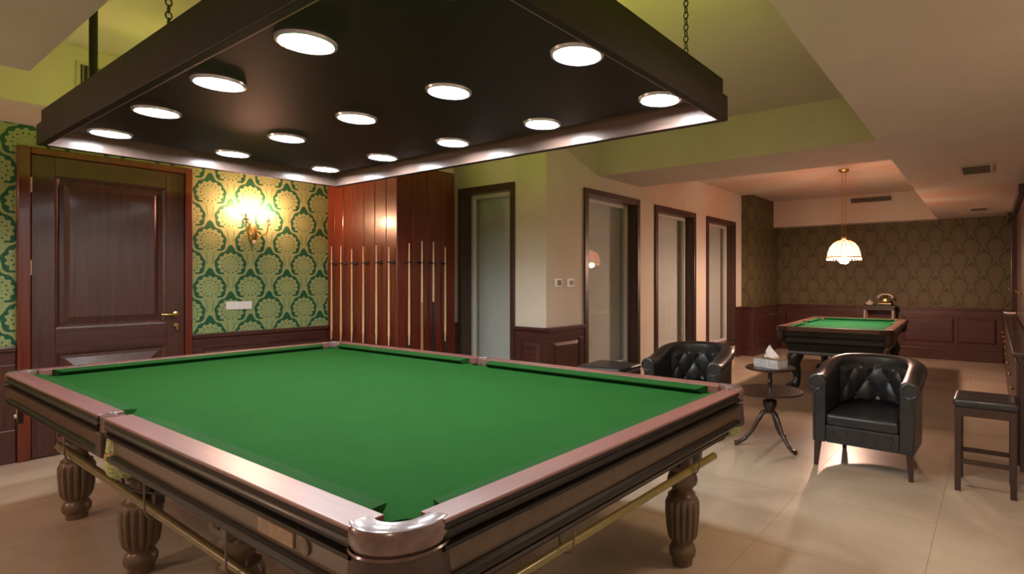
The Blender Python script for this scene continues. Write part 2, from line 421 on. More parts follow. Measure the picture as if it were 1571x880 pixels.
# ---------------- door
def build_door():
    g = thing('door_1', 'panelled mahogany door with brass lever handle in the damask wall', 'door', (XL, 0, 0), kind='structure')
    y0, y1, zt = -.778, .368, 2.46
    a, b_ = -.700, .305            # leaf edges
    f = MB().box(0, .05, y0, a-.005, 0, zt).box(0, .05, b_+.005, y1, 0, zt).box(0, .05, a-.005, b_+.005, 2.405, zt)
    f.build('frame', M['redwood'], g, bevel=.006)
    MB().box(.001, .006, a-.005, b_+.005, 0, 2.405).build('rebate', M['darkwood'], g)
    s = .135
    box('stile', M['mahogany'], .006, .036, a, a+s, .01, 2.40, g, .004)
    box('stile', M['mahogany'], .006, .036, b_-s, b_, .01, 2.40, g, .004)
    for z0, z1 in ((.01, .2), (.83, 1.02), (2.25, 2.40)):
        box('rail', M['mahogany_y'], .006, .035, a+s, b_-s, z0, z1, g, .003)
    def panel(z0, z1, deep):
        m = MB(); p, q = a+s, b_-s; L = []
        for d, n_ in ((0, .035), (.012, .030), (.03, .012), (.055, .014), (.085 if deep else .13, .030), (.09 if deep else .14, .031)):
            L.append([(n_, p+d, z0+d), (n_, q-d, z0+d), (n_, q-d, z1-d), (n_, p+d, z1-d)])
        k = len(L); m.grid(L, close_v=True); m.f.append(tuple((k-1)*4+i for i in range(4)))
        m.build('raised_panel', M['mahogany'], g)
    panel(1.02, 2.25, True); panel(.2, .83, False)
    ro = MB().lathe([(.026, 0), (.026, .008), (.018, .012)], 16).build('rosette', M['brass'], g, True); ro.matrix_local = Matrix.Translation((.036, b_-.065, 1.10)) @ Matrix.Rotation(PI/2, 4, 'Y')
    MB().tube([(.04, b_-.065, 1.10), (.09, b_-.065, 1.10), (.095, b_-.085, 1.10), (.095, b_-.19, 1.10)], .010).build('lever', M['brass'], g, True)
    MB().lathe([(.018, 0), (.018, .012)], 14).build('rosette', M['brass'], g).matrix_local = Matrix.Translation((.036, b_-.065, 1.0)) @ Matrix.Rotation(PI/2, 4, 'Y')
    MB().tube([(.04, b_-.065, 1.0), (.065, b_-.065, .985), (.065, b_-.06, .955)], .007).build('key', M['brass'], g, True)
    for z in (.35, 1.45, 2.1): MB().lathe([(.009, 0), (.009, .12)], 10, (.04, a-.004, z)).build('hinge', M['steel'], g)
build_door()

# ---------------- windows
def window(name, label, axis, plane, out, hole, case=.07, reveal=.12):
    """casing round a deep reveal, white sash, pane, roller blind behind it; the room is on the out side"""
    g = thing(name, label, 'window', kind='structure')
    b0, b1, z0, z1 = hole
    def bx(nm, mat, p, q, n0, n1, za, zb, bev=0):
        lo, hi = sorted((plane+out*n0, plane+out*n1))
        if axis == 'x': return box(nm, mat, p, q, lo, hi, za, zb, g, bev)
        return box(nm, mat, lo, hi, p, q, za, zb, g, bev)
    c = case
    bx('casing', M['casing'], b0-c, b0, 0, .028, z0-c, z1+c, .005); bx('casing', M['casing'], b1, b1+c, 0, .028, z0-c, z1+c, .005)
    bx('casing', M['casing'], b0, b1, 0, .028, z1, z1+c, .005); bx('casing', M['casing'], b0, b1, 0, .034, z0-c, z0, .005)
    r = reveal
    bx('jamb', M['casing'], b0, b0+.012, -r, 0, z0, z1); bx('jamb', M['casing'], b1-.012, b1, -r, 0, z0, z1)
    bx('jamb', M['casing'], b0, b1, -r, 0, z1-.012, z1); bx('sill', M['casing'], b0, b1, -r, 0, z0, z0+.012)
    s = .045; d0, d1 = -r-.05, -r
    bx('sash', M['pvc'], b0+.012, b0+.012+s, d0, d1, z0+.012, z1-.012, .004); bx('sash', M['pvc'], b1-.012-s, b1-.012, d0, d1, z0+.012, z1-.012, .004)
    bx('sash', M['pvc'], b0+.012+s, b1-.012-s, d0, d1, z1-.012-s, z1-.012, .004); bx('sash', M['pvc'], b0+.012+s, b1-.012-s, d0, d1, z0+.012, z0+.012+s, .004)
    bx('pane', M['glass'], b0+.057, b1-.057, d0+.016, d0+.022, z0+.057, z1-.057)
    bx('blind', M['blind'], b0+.02, b1-.02, -.245, -.238, z0+.02, z1-.02)
    MB_ = MB()
    return g
window('window_1', 'tall single window with white blind between cue rack and cream corner', 'x', YB, -1, W1, .06)
window('window_2', 'tall window with white blind next to the two wall switches', 'y', XW, 1, W2)
window('window_3', 'tall window with white blind, second from the wall switches', 'y', XW, 1, W3)
window('window_4', 'tall window with white blind nearest the papered pillar', 'y', XW, 1, W4)

# ================================================================== SNOOKER TABLE
tb = thing('snooker_table', 'full size snooker table with green baize and fluted wooden legs', 'table')
HX, HY = 1.93, 1.05
CX, CY, RP = 1.815, .935, .062
def sgn_corners(): return [(1, -1), (1, 1), (-1, 1), (-1, -1)]
def make_bed():
    P = []
    def arc(cx, cy, a0, a1, n=8): P.extend([(cx+RP*cos(a0+(a1-a0)*i/n), cy+RP*sin(a0+(a1-a0)*i/n)) for i in range(n+1)])
    bx_, by_ = 1.86, .98
    # south side going east
    P.append((-CX+RP*.6, -by_))
    P.append((-.05, -by_)); arc(0, -.985, PI*.95, PI*.05); P.append((.05, -by_))
    P.append((CX-RP*.6, -by_)); arc(CX, -CY, PI*1.22, PI*.28, 10)
    P.append((bx_, -CY+RP)); P.append((bx_, CY-RP)); arc(CX, CY, PI*1.72, PI*.78, 10)
    P.append((CX-RP*.6, by_)); P.append((.05, by_)); arc(0, .985, -PI*.05, -PI*.95); P.append((-.05, by_))
    P.append((-CX+RP*.6, by_)); arc(-CX, CY, PI*.22, -PI*.72, 10)
    P.append((-bx_, CY-RP)); P.append((-bx_, -CY+RP)); arc(-CX, -CY, PI*.72, -PI*.22, 10)
    Q = []
    for p in P:
        if not Q or (abs(p[0]-Q[-1][0])+abs(p[1]-Q[-1][1])) > 1e-4: Q.append(p)
    MB().prism(Q, .795, .82).build('bed_cloth', M['cloth'], tb)
make_bed()
box('slate', M['darkwood'], -1.74, 1.74, -.86, .86, .70, .793, tb)
RAIL = [(-.085, .822), (-.085, .861), (.0, .862), (.003, .859), (.003, .852), (-.02, .852), (-.02, .822)]
MOLD = [(-.018, .785), (-.018, .851), (.0, .851), (.003, .840), (-.003, .832), (.003, .825), (.004, .818), (-.004, .808), (-.010, .804), (.005, .800), (.006, .790), (-.004, .785)]
CUSH = [(-.085, .822), (-.085, .858), (-.118, .853), (-.148, .848), (-.150, .842), (-.125, .822)]
segs = []
for sy in (-1, 1):
    for a, b_ in ((-1.79, -.045), (.045, 1.79)): segs.append(((a, sy*HY), (b_, sy*HY), (0, sy), 'x'))
for sx in (-1, 1): segs.append(((sx*HX, -.905), (sx*HX, .905), (sx, 0), 'y'))
for p0, p1, out, ax in segs:
    MB().extr(RAIL, p0, p1, out).build('rail', M['rail_x' if ax == 'x' else 'rail_y'], tb, bevel=.0035)
    MB().extr(MOLD, p0, p1, out).build('rail_moulding', M['mould'], tb, True)
    d = .02
    if ax == 'x': q0, q1 = (p0[0]+d, p0[1]), (p1[0]-d, p1[1])
    else: q0, q1 = (p0[0], p0[1]+d), (p1[0], p1[1]-d)
    MB().extr(CUSH, q0, q1, out, .45, .45).build('cushion', M['cushion'], tb, True)
# aprons and stepped mouldings under them
for sy in (-1, 1):
    for a, b_ in ((-1.80, -.04), (.04, 1.80)):
        MB().extr([(-.06, .722), (-.012, .722), (-.012, .786), (-.06, .786)], (a, sy*HY), (b_, sy*HY), (0, sy)).build('apron', M['apron'], tb)
        MB().extr([(-.09, .690), (0, .690), (.006, .700), (.006, .716), (-.004, .723), (-.09, .723)], (a, sy*HY), (b_, sy*HY), (0, sy)).build('lower_moulding', M['mould'], tb, bevel=.002)
        MB().extr([(-.16, .655), (-.05, .655), (-.046, .672), (-.03, .678), (-.03, .69), (-.16, .69)], (a, sy*HY), (b_, sy*HY), (0, sy)).build('under_moulding', M['mould'], tb)
for sx in (-1, 1):
    a, b_ = -.91, .91
    MB().extr([(-.06, .722), (-.012, .722), (-.012, .786), (-.06, .786)], (sx*HX, a), (sx*HX, b_), (sx, 0)).build('apron', M['apron'], tb)
    MB().extr([(-.09, .690), (0, .690), (.006, .700), (.006, .716), (-.004, .723), (-.09, .723)], (sx*HX, a), (sx*HX, b_), (sx, 0)).build('lower_moulding', M['mould'], tb, bevel=.002)
    st = [(-.035, .652), (-.065, .628), (-.095, .606), (-.125, .586)]
    for k_, (q, z) in enumerate(st):
        MB().extr([(-.26, z-.010), (q-.012, z-.010), (q, z-.004), (q, z+.008), (q-.008, z+.012), (q-.008, z+.038), (-.26, z+.038)], (sx*HX, a+.05), (sx*HX, b_-.05), (sx, 0)).build('under_moulding', M['mould' if k_ % 2 else 'darkwood'], tb)
# corner pocket plates and leather below
for sx, sy in sgn_corners():
    base = math.atan2(sy, sx)
    a0, a1 = base-PI*.40, base+PI*.40
    pl = MB().lathe([(RP, .800), (RP, .860), (.065, .866), (.106, .866), (.114, .863), (.119, .856), (.121, .845), (.121, .826), (.117, .814), (.110, .808), (.108, .800)], 22, (sx*CX, sy*CY, 0), a0, a1)
    pl.build('pocket_plate', M['castle'], tb, True, ang=28)
    MB().lathe([(.117, .806), (.1205, .802), (.117, .797), (.109, .797), (.109, .806)], 22, (sx*CX, sy*CY, 0), a0-.05, a1+.05).build('pocket_bead', M['castle'], tb, True)
    MB().lathe([(.095, .796), (.116, .796), (.118, .75), (.123, .70), (.122, .685), (.09, .682)], 22, (sx*CX, sy*CY, 0), a0-.1, a1+.1).build('pocket_leather', M['leather_brown'], tb, True)
    MB().lathe([(RP, .82), (.058, .80), (.05, .77), (.03, .75), (.001, .745)], 20, (sx*CX, sy*CY, 0), cap=False).build('pocket_drop', M['cloth'], tb, True)
# carved leaf on the near corner leather
for k, (da, z, r_) in enumerate(((-.5, .745, .013), (-.3, .735, .016), (-.1, .745, .013), (.1, .735, .016), (.3, .745, .013), (-.2, .70, .011), (.0, .69, .013), (.2, .70, .011))):
    a = math.atan2(-1, 1)+da
    MB().sphere((CX+.120*cos(a), -CY+.120*sin(a), z), r_*.6, 8, 2.0).build('embossed_leaf', M['darkwood'], tb, True)
for sy in (-1, 1):
    base = sy*PI/2
    MB().lathe([(.040, .80), (.040, .858), (.046, .866), (.058, .866), (.066, .858), (.066, .79)], 14, (0, sy*.988, 0), base-PI*.5, base+PI*.5).build('pocket_plate', M['castle'], tb, True)
    MB().lathe([(.048, .82), (.046, .80), (.038, .77), (.001, .755)], 16, (0, sy*.985, 0), cap=False).build('pocket_drop', M['cloth'], tb, True)
    MB().box(-.036, .036, sy*1.05-.012, sy*1.05+.012, .70, .80).build('pocket_bracket', M['leather_brown'], tb, bevel=.006)
# pocket nets with wire ball runners
def net(x, y, dx, dy):
    n = MB().lathe([(.052, .785), (.060, .70), (.062, .68), (.060, .655), (.050, .63), (.030, .615), (.001, .61)], 16, (x, y, 0), cap=False, mod=lambda a, z: 1+.05*sin(9*a)).build('pocket_net', M['net'], tb, True)
    MB().lathe([(.064, .725), (.064, .70), (.056, .70), (.056, .725)], 16, (x, y, 0)).build('net_ring', M['brass'], tb, True)
    L = .30
    for k in (-.03, .03):
        px, py = -dy*k, dx*k
        MB().tube([(x+px, y+py, .70), (x+px+dx*.03, y+py+dy*.03, .60), (x+px+dx*.08, y+py+dy*.08, .575), (x+px+dx*L, y+py+dy*L, .565), (x+px+dx*(L+.03), y+py+dy*(L+.03), .60)], .005, 6).build('ball_runner', M['black_iron'], tb, True)
net(0.07, -.995, .9, .43); net(0, .965, -.9, -.43)
for sx, sy, e in ((1, 1, .07), (-1, 1, 0), (-1, -1, 0)): net(sx*(1.79+e*.85), sy*(.91+e), -sx*.93, -sy*.36)
# straps and ring hanging at the far near-side corner
MB().box(-1.90, -1.885, -.99, -.965, .545, .68).build('leather_strap', M['leather_brown'], tb, bevel=.003)
MB().box(-1.86, -1.845, -.97, -.945, .60, .68).build('leather_strap', M['leather_brown'], tb, bevel=.003)
MB().tube([(-1.93, -.985, .68), (-1.93, -.985, .60)], .006).build('brass_rod', M['brass'], tb, True)
MB().tube([(-1.93, -.985, .60), (-1.93, -.985, .50)], .004).build('hook_chain', M['black_iron'], tb, True)
MB().sphere((-1.93, -.985, .585), .016).build('chain_ball', M['steel'], tb, True)
# legs
LEGP = [(.050, 0), (.052, .03), (.058, .036), (.066, .05), (.068, .075), (.060, .095), (.052, .104), (.052, .112), (.060, .122), (.074, .145), (.081, .19), (.086, .26), (.086, .31),
        (.078, .325), (.072, .338), (.074, .346), (.060, .355), (.050, .372), (.056, .385), (.072, .40), (.077, .42), (.070, .445), (.058, .462), (.056, .47)]
def flute(a, z): return 1-.13*(.5+.5*cos(15*a))**2.5 if .13 < z < .318 else 1
P2 = []
for i in range(len(LEGP)-1):
    (r0, z0), (r1, z1) = LEGP[i], LEGP[i+1]
    P2.append((r0, z0))
    if .11 < z0 < .31: P2.append(((r0+r1)/2, (z0+z1)/2))
P2.append(LEGP[-1])
leg0 = MB().lathe(P2, 96, mod=flute).build('leg', M['leg'], tb, True)
blk0 = MB().box(-.075, .075, -.075, .075, .47, .70).build('leg_block', M['leg'], leg0, bevel=.006)
ins0 = MB().box(-.028, .028, -.079, .079, .50, .66).box(-.079, .079, -.028, .028, .50, .66).build('block_inlay', M['mould'], leg0, bevel=.003)
first = True
for lx in (-1.53, -.44, .62, 1.69):
    for ly in (-.80, .76):
        if first: leg0.location = (lx, ly, 0); first = False
        else:
            c = leg0.copy(); COL.objects.link(c); c.location = (lx, ly, 0)
            for g in leg0.children:
                e = g.copy(); COL.objects.link(e); e.parent = c
# maker's plate on the near apron
MB().box(1.33, 1.52, -1.043, -1.0365, .735, .775).build('maker_plate', M['plate'], tb, bevel=.002)
MB().lathe([(.022, 0), (.022, .006), (.018, .008)], 20).build('medallion', M['medal'], tb, True).matrix_local = Matrix.Translation((1.575, -1.037, .755)) @ Matrix.Rotation(PI/2, 4, 'X')
# long rests hanging below the rails on hooks
def hook(x, y, zt, zb, dx, dy):
    MB().tube([(x, y, zt), (x, y, zb+.03), (x+dx*.01, y+dy*.01, zb), (x+dx*.035, y+dy*.035, zb-.012), (x+dx*.055, y+dy*.055, zb+.008), (x+dx*.058, y+dy*.058, zb+.035)], .0035, 6).build('rest_hook', M['medal'], tb, True)
for hx, zz in ((-.75, .535), (.35, .52), (1.05, .505)): hook(hx, -1.01, .69, zz, 0, 1)
for hy, zz in ((.45, .585), (-.42, .59)): hook(1.93, hy, .66, zz, -1, 0)
tag(MB().tube([(-1.02, -.975, .554), (1.62, -.975, .512)], [.019, .014], 10).build('cue_rest', M['rod_brown'], None, True), 'long olive rest rod hanging along the long near side of the snooker table', 'cue rest')
tag(MB().tube([(1.895, .68, .592), (1.895, -.86, .602)], [.017, .013], 10).build('cue_rest', M['olive_rod'], None, True), 'shorter olive rest rod hanging under the short side facing the armchair', 'cue rest')
# rest holder standing by the second leg
rh = MB().box(-.30, -.255, -.80, -.76, .36, .70).build('rest_holder', M['darkwood'], tb, bevel=.004)
MB().tube([(-.277, -.80, .44), (-.25, -.84, .41), (-.19, -.86, .405)], [.014, .010, .003], 8).build('holder_prong', M['black_iron'], rh, True)

# ================================================================== LAMP CANOPY
cp = thing('lamp_canopy', 'dark wooden canopy with fifteen round lamps hung over the snooker table', 'ceiling lamp', (0, 0, 0))
cx0, cx1, cy0, cy1 = -1.80, 1.85, -.925, .955
zb, zm, zt = 2.228, 2.353, 2.441
def frame4(nm, x0, x1, y0, y1, th, z0, z1, mx, my, bev=.003):
    box(nm, mx, x0, x1, y0, y0+th, z0, z1, cp, bev); box(nm, mx, x0, x1, y1-th, y1, z0, z1, cp, bev)
    box(nm, my, x0, x0+th, y0+th, y1-th, z0, z1, cp, bev); box(nm, my, x1-th, x1, y0+th, y1-th, z0, z1, cp, bev)
frame4('lower_board', cx0, cx1, cy0, cy1, .035, zb, zm, M['canopy_x'], M['canopy_y'])
frame4('upper_board', cx0+.018, cx1-.018, cy0+.018, cy1-.018, .03, zm, zt, M['canopy_x'], M['canopy_y'])
frame4('lip_lining', cx0+.035, cx1-.035, cy0+.035, cy1-.035, .006, zb+.002, zm, M['canopy_in'], M['canopy_in'], 0)
box('top_board', M['canopy_x'], cx0+.03, cx1-.03, cy0+.03, cy1-.03, 2.40, 2.415, cp)
box('light_panel', M['canopy_x'], cx0+.15, cx1-.15, cy0+.13, cy1-.13, 2.318, 2.40, cp, .004)
dl = lens = None
for i in range(5):
    for j in range(3):
        x = -1.505+.776*i; y = -.652+.672*j
        if dl is None:
            dl = MB().lathe([(.088, .001), (.096, -.010), (.106, -.008), (.109, .002)], 28, cap=False).build('downlight', M['ring'], cp, True)
            lens = MB().lathe([(.001, .0), (.088, .0), (.089, .0015)], 28, cap=False).build('lens', M['downlight'], dl)
            dl.location = (x, y, 2.316)
        else:
            c = dl.copy(); COL.objects.link(c); c.location = (x, y, 2.316)
            e = lens.copy(); COL.objects.link(e); e.parent = c
def chain(x, y, z0, z1, lk=.034):
    m = MB(); n = int((z1-z0)/lk/.78)
    for k in range(n):
        z = z0+(k+.5)*(z1-z0)/n; a = (k % 2)*PI/2
        m.tube([(x+.011*cos(t)*cos(a), y+.011*cos(t)*sin(a), z+lk*.5*sin(t)) for t in [2*PI*q/8 for q in range(8)]], .0032, 5, True)
    return m.build('chain', M['black_iron'], cp, True)
chain(.157, cy0+.05, zt-.03, 3.10); chain(1.79, .60, zt-.03, 3.10); chain(-1.3, .80, zt-.03, 3.10)
MB().tube([(-.832, cy0+.04, 2.41), (-.832, cy0+.04, 3.10)], .018, 10).build('hanging_rod', M['black_iron'], cp, True)
ri = .085
for (p, q) in (((cx0+ri, cy1-ri), (cx1-ri, cy1-ri)), ((cx0+ri, cy0+ri), (cx0+ri, cy1-ri)), ((cx1-ri, cy0+ri), (cx1-ri, cy1-ri))):
    MB().tube([(*p, zt+.004), (*q, zt+.004)], .008, 6).build('rope_light', M['uplight'], cp, True)

# ================================================================== CUE RACK AND CUES
rk = thing('cue_rack', 'wall rack of upright red mahogany planks wrapping the corner', 'cue rack', (0, 0, 0))
fx = [-3.285, -3.135, -2.965, -2.77, -2.57, -2.37, -2.17, -1.99]
for a, b_ in zip(fx, fx[1:]): box('plank', M['redwood'], a+.003, b_-.003, 1.684, 1.70, .10, 2.60, rk, .004)
sy_ = [1.69, 1.87, 2.055, 2.24, 2.42]
for a, b_ in zip(sy_, sy_[1:]): box('plank', M['redwood'], -2.03, -1.99, a+.002, b_-.002, .10, 2.60, rk, .004)
box('base_rail', M['mahogany_x'], -3.285, -1.985, 1.655, 1.684, 0, .10, rk, .004)
box('base_rail', M['mahogany_y'], -1.99, -1.96, 1.655, 2.42, 0, .10, rk, .004)
box('cue_shelf', M['mahogany_x'], -3.285, -1.985, 1.60, 1.684, .30, .33, rk, .004)
box('cue_shelf', M['mahogany_y'], -1.99, -1.905, 1.60, 2.42, .30, .33, rk, .004)
clip0 = None
ci = 0
spots = [(-3.135, 0), (-2.945, 0), (-2.735, 0), (-2.52, 0), (-2.285, 0), (-2.07, 0), (1.80, 1), (1.955, 1), (2.10, 1), (2.255, 1)]
words_ = ['first', 'second', 'third', 'fourth', 'fifth', 'sixth', 'seventh', 'eighth', 'ninth', 'tenth']
ztop = [1.80, 1.80, 1.76, 1.78, 1.79, 1.76, 1.80, 1.83, 1.83, 1.78]
for k, (a, side) in enumerate(spots):
    x, y = (a, 1.648) if not side else (-1.95, a)
    zt_ = ztop[k]
    lab = '%s cue from the papered wall in the corner rack' % words_[k]
    lab = {0: 'pale maple cue nearest the papered wall in the rack', 7: 'thick cue with a tan butt, eighth from the papered wall', 8: 'cue with a long black butt, ninth from the papered wall',
           9: 'slim cue nearest the single window in the rack'}.get(k, 'pale maple cue, '+lab.replace(' cue', ''))
    c = thing('cue', lab, 'cue', (x, y, .331), 0, 'snooker cues in the rack')
    H = zt_-.331
    j = .50 if k == 7 else (.52 if k == 8 else .0)
    bt = .42 if j == 0 else .30
    R = lambda h: .0155-(.0155-.0065)*h/H
    if j:
        MB().tube([(0, 0, bt), (0, 0, .85)], [R(bt)+.001, R(.85)+.0015], 10).build('forearm', M['rosebutt' if k == 7 else 'ebony'], c, True)
        MB().tube([(0, 0, .85), (0, 0, H-.012)], [R(.85)+.001, R(H)], 10).build('shaft', M['maple'], c, True)
    else:
        MB().tube([(0, 0, bt), (0, 0, H-.012)], [R(bt), R(H)], 10).build('shaft', M['maple'], c, True)
        m = MB()
        for q in range(4): m.tube([(cos(q*PI/2)*.009, sin(q*PI/2)*.009, bt-.02), (cos(q*PI/2)*.0135, sin(q*PI/2)*.0135, bt+.02-.02), (cos(q*PI/2)*.0125, sin(q*PI/2)*.0125, bt+.10)], [.006, .005, .0015], 6)
        m.build('splice', M['ebony'], c, True)
    MB().tube([(0, 0, 0), (0, 0, bt)], [.0165, R(bt)], 10).build('butt', M['ebony'], c, True)
    MB().tube([(0, 0, H-.012), (0, 0, H)], R(H), 8).build('tip', M['black'], c, True)
    ang = 0 if not side else -PI/2
    def L(px, py): return (x+px*cos(ang)-py*sin(ang), y+px*sin(ang)+py*cos(ang)) if False else ((x+px, y+py) if not side else (x-py, y+px))
    m = MB()
    bxx = L(.028, .036); m.sphere((*bxx, 1.595), .022, 10)
    p1, p2, p3 = L(.028, .02), L(.022, .0), L(.012, -.018)
    m.tube([(*bxx, 1.595), (*p1, 1.595), (*p2, 1.595), (*p3, 1.595)], [.010, .008, .007, .004], 7)
    bxx = L(-.028, .036); p1, p2, p3 = L(-.028, .02), L(-.022, .0), L(-.012, -.018)
    m.tube([(*bxx, 1.595), (*p1, 1.595), (*p2, 1.595), (*p3, 1.595)], [.008, .007, .006, .004], 7)
    m.build('cue_clip', M['black'], rk, True)

# ================================================================== SCONCE, PLATE, SWITCHES
sc = thing('wall_sconce', 'two armed crystal candle sconce glowing on the damask wall', 'wall lamp', (XL, .895, 1.86))
MB().lathe([(.02, 0), (.035, .02), (.045, .08), (.035, .14), (.022, .18), (.012, .22), (.004, .25)], 14).build('back_plate', M['brass'], sc, True).location = (.03, 0, -.05)
for s_ in (-1, 1):
    MB().tube([(.035, 0, .05), (.09, s_*.05, .0), (.12, s_*.09, .03), (.125, s_*.102, .10), (.125, s_*.102, .15)], .007, 8).build('arm', M['brass'], sc, True)
    MB().lathe([(.008, .15), (.028, .158), (.03, .165), (.012, .168)], 14, (.125, s_*.102, 0)).build('drip_pan', M['crystal'], sc, True)
    MB().lathe([(.010, .168), (.010, .225)], 10, (.125, s_*.102, 0)).build('candle', M['cream'], sc, True)
    MB().lathe([(.004, .225), (.014, .245), (.016, .262), (.009, .285), (.001, .305)], 10, (.125, s_*.102, 0)).build('bulb', M['bulb_warm'], sc, True)
    for q in range(3):
        MB().sphere((.125+.03*cos(q*2.1), s_*.102+.03*sin(q*2.1), .13), .010, 8, 1.8).build('crystal', M['crystal'], sc, True)
MB().sphere((.05, 0, -.06), .018, 10, 1.4).build('crystal', M['crystal'], sc, True)
tag(MB().box(XL, XL+.014, .66, .895, 1.118, 1.198).build('wall_plate', M['white'], None, bevel=.004), 'blank white wide wall plate on the damask below the sconce', 'wall plate')
def switch(y, lab):
    g = thing('wall_switch', lab, 'switch', (XW, y, 1.335), 0, 'wall switches on the cream corner')
    box('cover', M['white'], 0, .012, 0, .125, 0, .094, g, .004)
    box('display', M['black'], .011, .0145, .042, .108, .02, .076, g, .002)
    for z in (.028, .05): box('key_button', M['grey'], .0145, .017, .055, .095, z, z+.014, g, .001)
switch(2.90, 'white wall switch with black face closest to the cream corner')
switch(3.11, 'white wall switch with black face closest to the window')

# ================================================================== TUB ARMCHAIRS
def tub_chair(label, loc, rz):
    g = thing('tub_armchair', label, 'armchair', loc, rz, 'black tub armchairs')
    YF_, R_ = -.30, .255
    def path(s):       # s 0..1 along inner surface: left arm, arc, right arm
        La = .35; Lr = PI*R_; T = 2*La+Lr; d = s*T
        if d < La: return Vector((-R_, YF_+d, 0)), Vector((-1, 0, 0))
        if d > La+Lr: return Vector((R_, .05-(d-La-Lr), 0)), Vector((1, 0, 0))
        a = PI-(d-La)/R_
        return Vector((R_*cos(a), .05+R_*sin(a), 0)), Vector((cos(a), sin(a), 0))
    def top(y):
        t = min(1, max(0, (y+.3)/.56)); return .695+.105*t*t*(3-2*t)
    rows = []; NS = 46
    for i in range(NS+1):
        p, n = path(i/NS); h = top(p.y)
        prof = [(0, .19), (0, h-.11), (-.008, h-.06), (0, h-.022), (.025, h-.004), (.055, h), (.09, h-.008), (.118, h-.03), (.128, h-.06), (.118, h-.09), (.10, h-.115), (.095, h-.2), (.09, .19)]
        rows.append([p+n*q+Vector((0, 0, z)) for q, z in prof])
    m = MB().grid(rows, close_v=True); k = len(rows[0])
    m.f.append(tuple(reversed(range(k)))); m.f.append(tuple(NS*k+i for i in range(k)))
    m.build('back_shell', M['leather'], g, True)
    # tufted inner back
    rows = []; NU, NV = 72, 26; s0, s1 = .26, .74; bw, bh = .09, .125
    T = .7+PI*R_
    btn = set()
    for i in range(NU+1):
        s = s0+(s1-s0)*i/NU; p, n = path(s); h = top(p.y)-.075; row = []
        for j in range(NV+1):
            z = .40+(h-.40)*j/NV
            u = (s-.5)*T/bw; v = (z-.60)/bh
            a, b_ = u+v, u-v
            pf = (abs(sin(PI*a/2+PI/2))*abs(sin(PI*b_/2+PI/2)))**.4 if True else 0
            e = min(1, i/5, (NU-i)/5, j/3, (NV-j)/3)
            row.append(p-n*(.004+e*(.012+.032*pf))+Vector((0, 0, z)))
        rows.append(row)
    MB().grid(rows).build('tufted_back', M['leather'], g, True)
    bm_ = None
    for a in range(-4, 5):
        for b_ in range(-4, 5):
            if (a+b_) % 2 or False: continue
            u, v = (a+b_)/2.0, (a-b_)/2.0
            # folds where sin term vanishes: a,b odd
            u, v = (a+1+b_+1)/2.0, (a-b_)/2.0
            s = .5+u*bw/T; z = .60+v*bh
            if (a % 2) or not (s0+.03 < s < s1-.03): continue
            p, n = path(s)
            if not (.46 < z < top(p.y)-.11): continue
            q = p-n*.020+Vector((0, 0, z))
            if bm_ is None:
                o = MB().sphere((0, 0, 0), .011, 8).build('tuft_button', M['leather'], g, True); bm_ = o.data
            else:
                o = bpy.data.objects.new('tuft_button', bm_); COL.objects.link(o); o.parent = g
            o.location = q
    for sx in (-1, 1):
        # scrolled arm front
        pts = [(sx*(R_-.002), .185), (sx*(R_+.092), .185), (sx*(R_+.096), .52), (sx*(R_+.10), .575)]
        cxs, czs, rs = R_+.062, .632, .066
        for q in range(0, 13):
            t = -.75+ (PI+.95)*q/12
            pts.append((sx*(cxs+rs*cos(t)), czs+rs*sin(t)))
        pts.append((sx*(R_-.002), .575))
        m = MB(); n_ = len(pts)
        m.add([(x, YF_-.022, z) for x, z in pts]+[(x, YF_+.01, z) for x, z in pts], [(i, (i+1) % n_, n_+(i+1) % n_, n_+i) for i in range(n_)])
        m.f.append(tuple(range(n_))); m.f.append(tuple(n_+i for i in range(n_)))
        m.build('arm_front', M['leather'], g, bevel=.008)
        m = MB().tube([(sx*(cxs+.05*cos(t)), YF_-.024, czs+.05*sin(t)) for t in [PI*1.15-(PI*1.9)*q/16 for q in range(17)]]+[(sx*(R_+.078), YF_-.024, .56), (sx*(R_+.078), YF_-.024, .20)], .006, 6)
        m.build('piping', M['leather'], g, True)
    seat = [(-R_+.006, -.33), (R_-.006, -.33), (R_-.006, .05)]+[((R_-.006)*cos(PI*q/12), .05+(R_-.03)*sin(PI*q/12)) for q in range(1, 12)]+[(-R_+.006, .05)]
    MB().prism(seat, .315, .405).build('seat_cushion', M['leather'], g, True, bevel=.028, seg=4)
    MB().box(-R_+.002, R_-.002, -.322, .20, .185, .318).build('seat_base', M['leather'], g, bevel=.012, seg=3)
    for q in range(5):
        MB().sphere((-.20+.10*q, -.322, .262), .010, 8).build('apron_button', M['leather'], g, True)
        MB().tube([(-.20+.10*q, -.3215, .305), (-.20+.10*q, -.3245, .262), (-.20+.10*q, -.3215, .20)], .0025, 5).build('apron_fold', M['leather'], g, True)
    for sx in (-1, 1):
        for yy, sp in ((-.285, -.02), (.20, .05)):
            xx = sx*(.315 if yy < 0 else .24)
            m = MB(); a, b_ = .024, .014
            m.add([(xx-a, yy-a, .19), (xx+a, yy-a, .19), (xx+a, yy+a, .19), (xx-a, yy+a, .19), (xx-b_+sx*.01, yy-b_+sp, 0), (xx+b_+sx*.01, yy-b_+sp, 0), (xx+b_+sx*.01, yy+b_+sp, 0), (xx-b_+sx*.01, yy+b_+sp, 0)],
                  [(0, 1, 2, 3), (4, 7, 6, 5), (0, 4, 5, 1), (1, 5, 6, 2), (2, 6, 7, 3), (3, 7, 4, 0)])
            m.build('leg', M['chairleg'], g, bevel=.003)
    return g
tub_chair('black leather tub armchair standing in the open near the stool', (2.18, 2.985, 0), -.03)
tub_chair('black leather tub armchair half hidden behind the snooker table', (.62, 3.05, 0), .10)

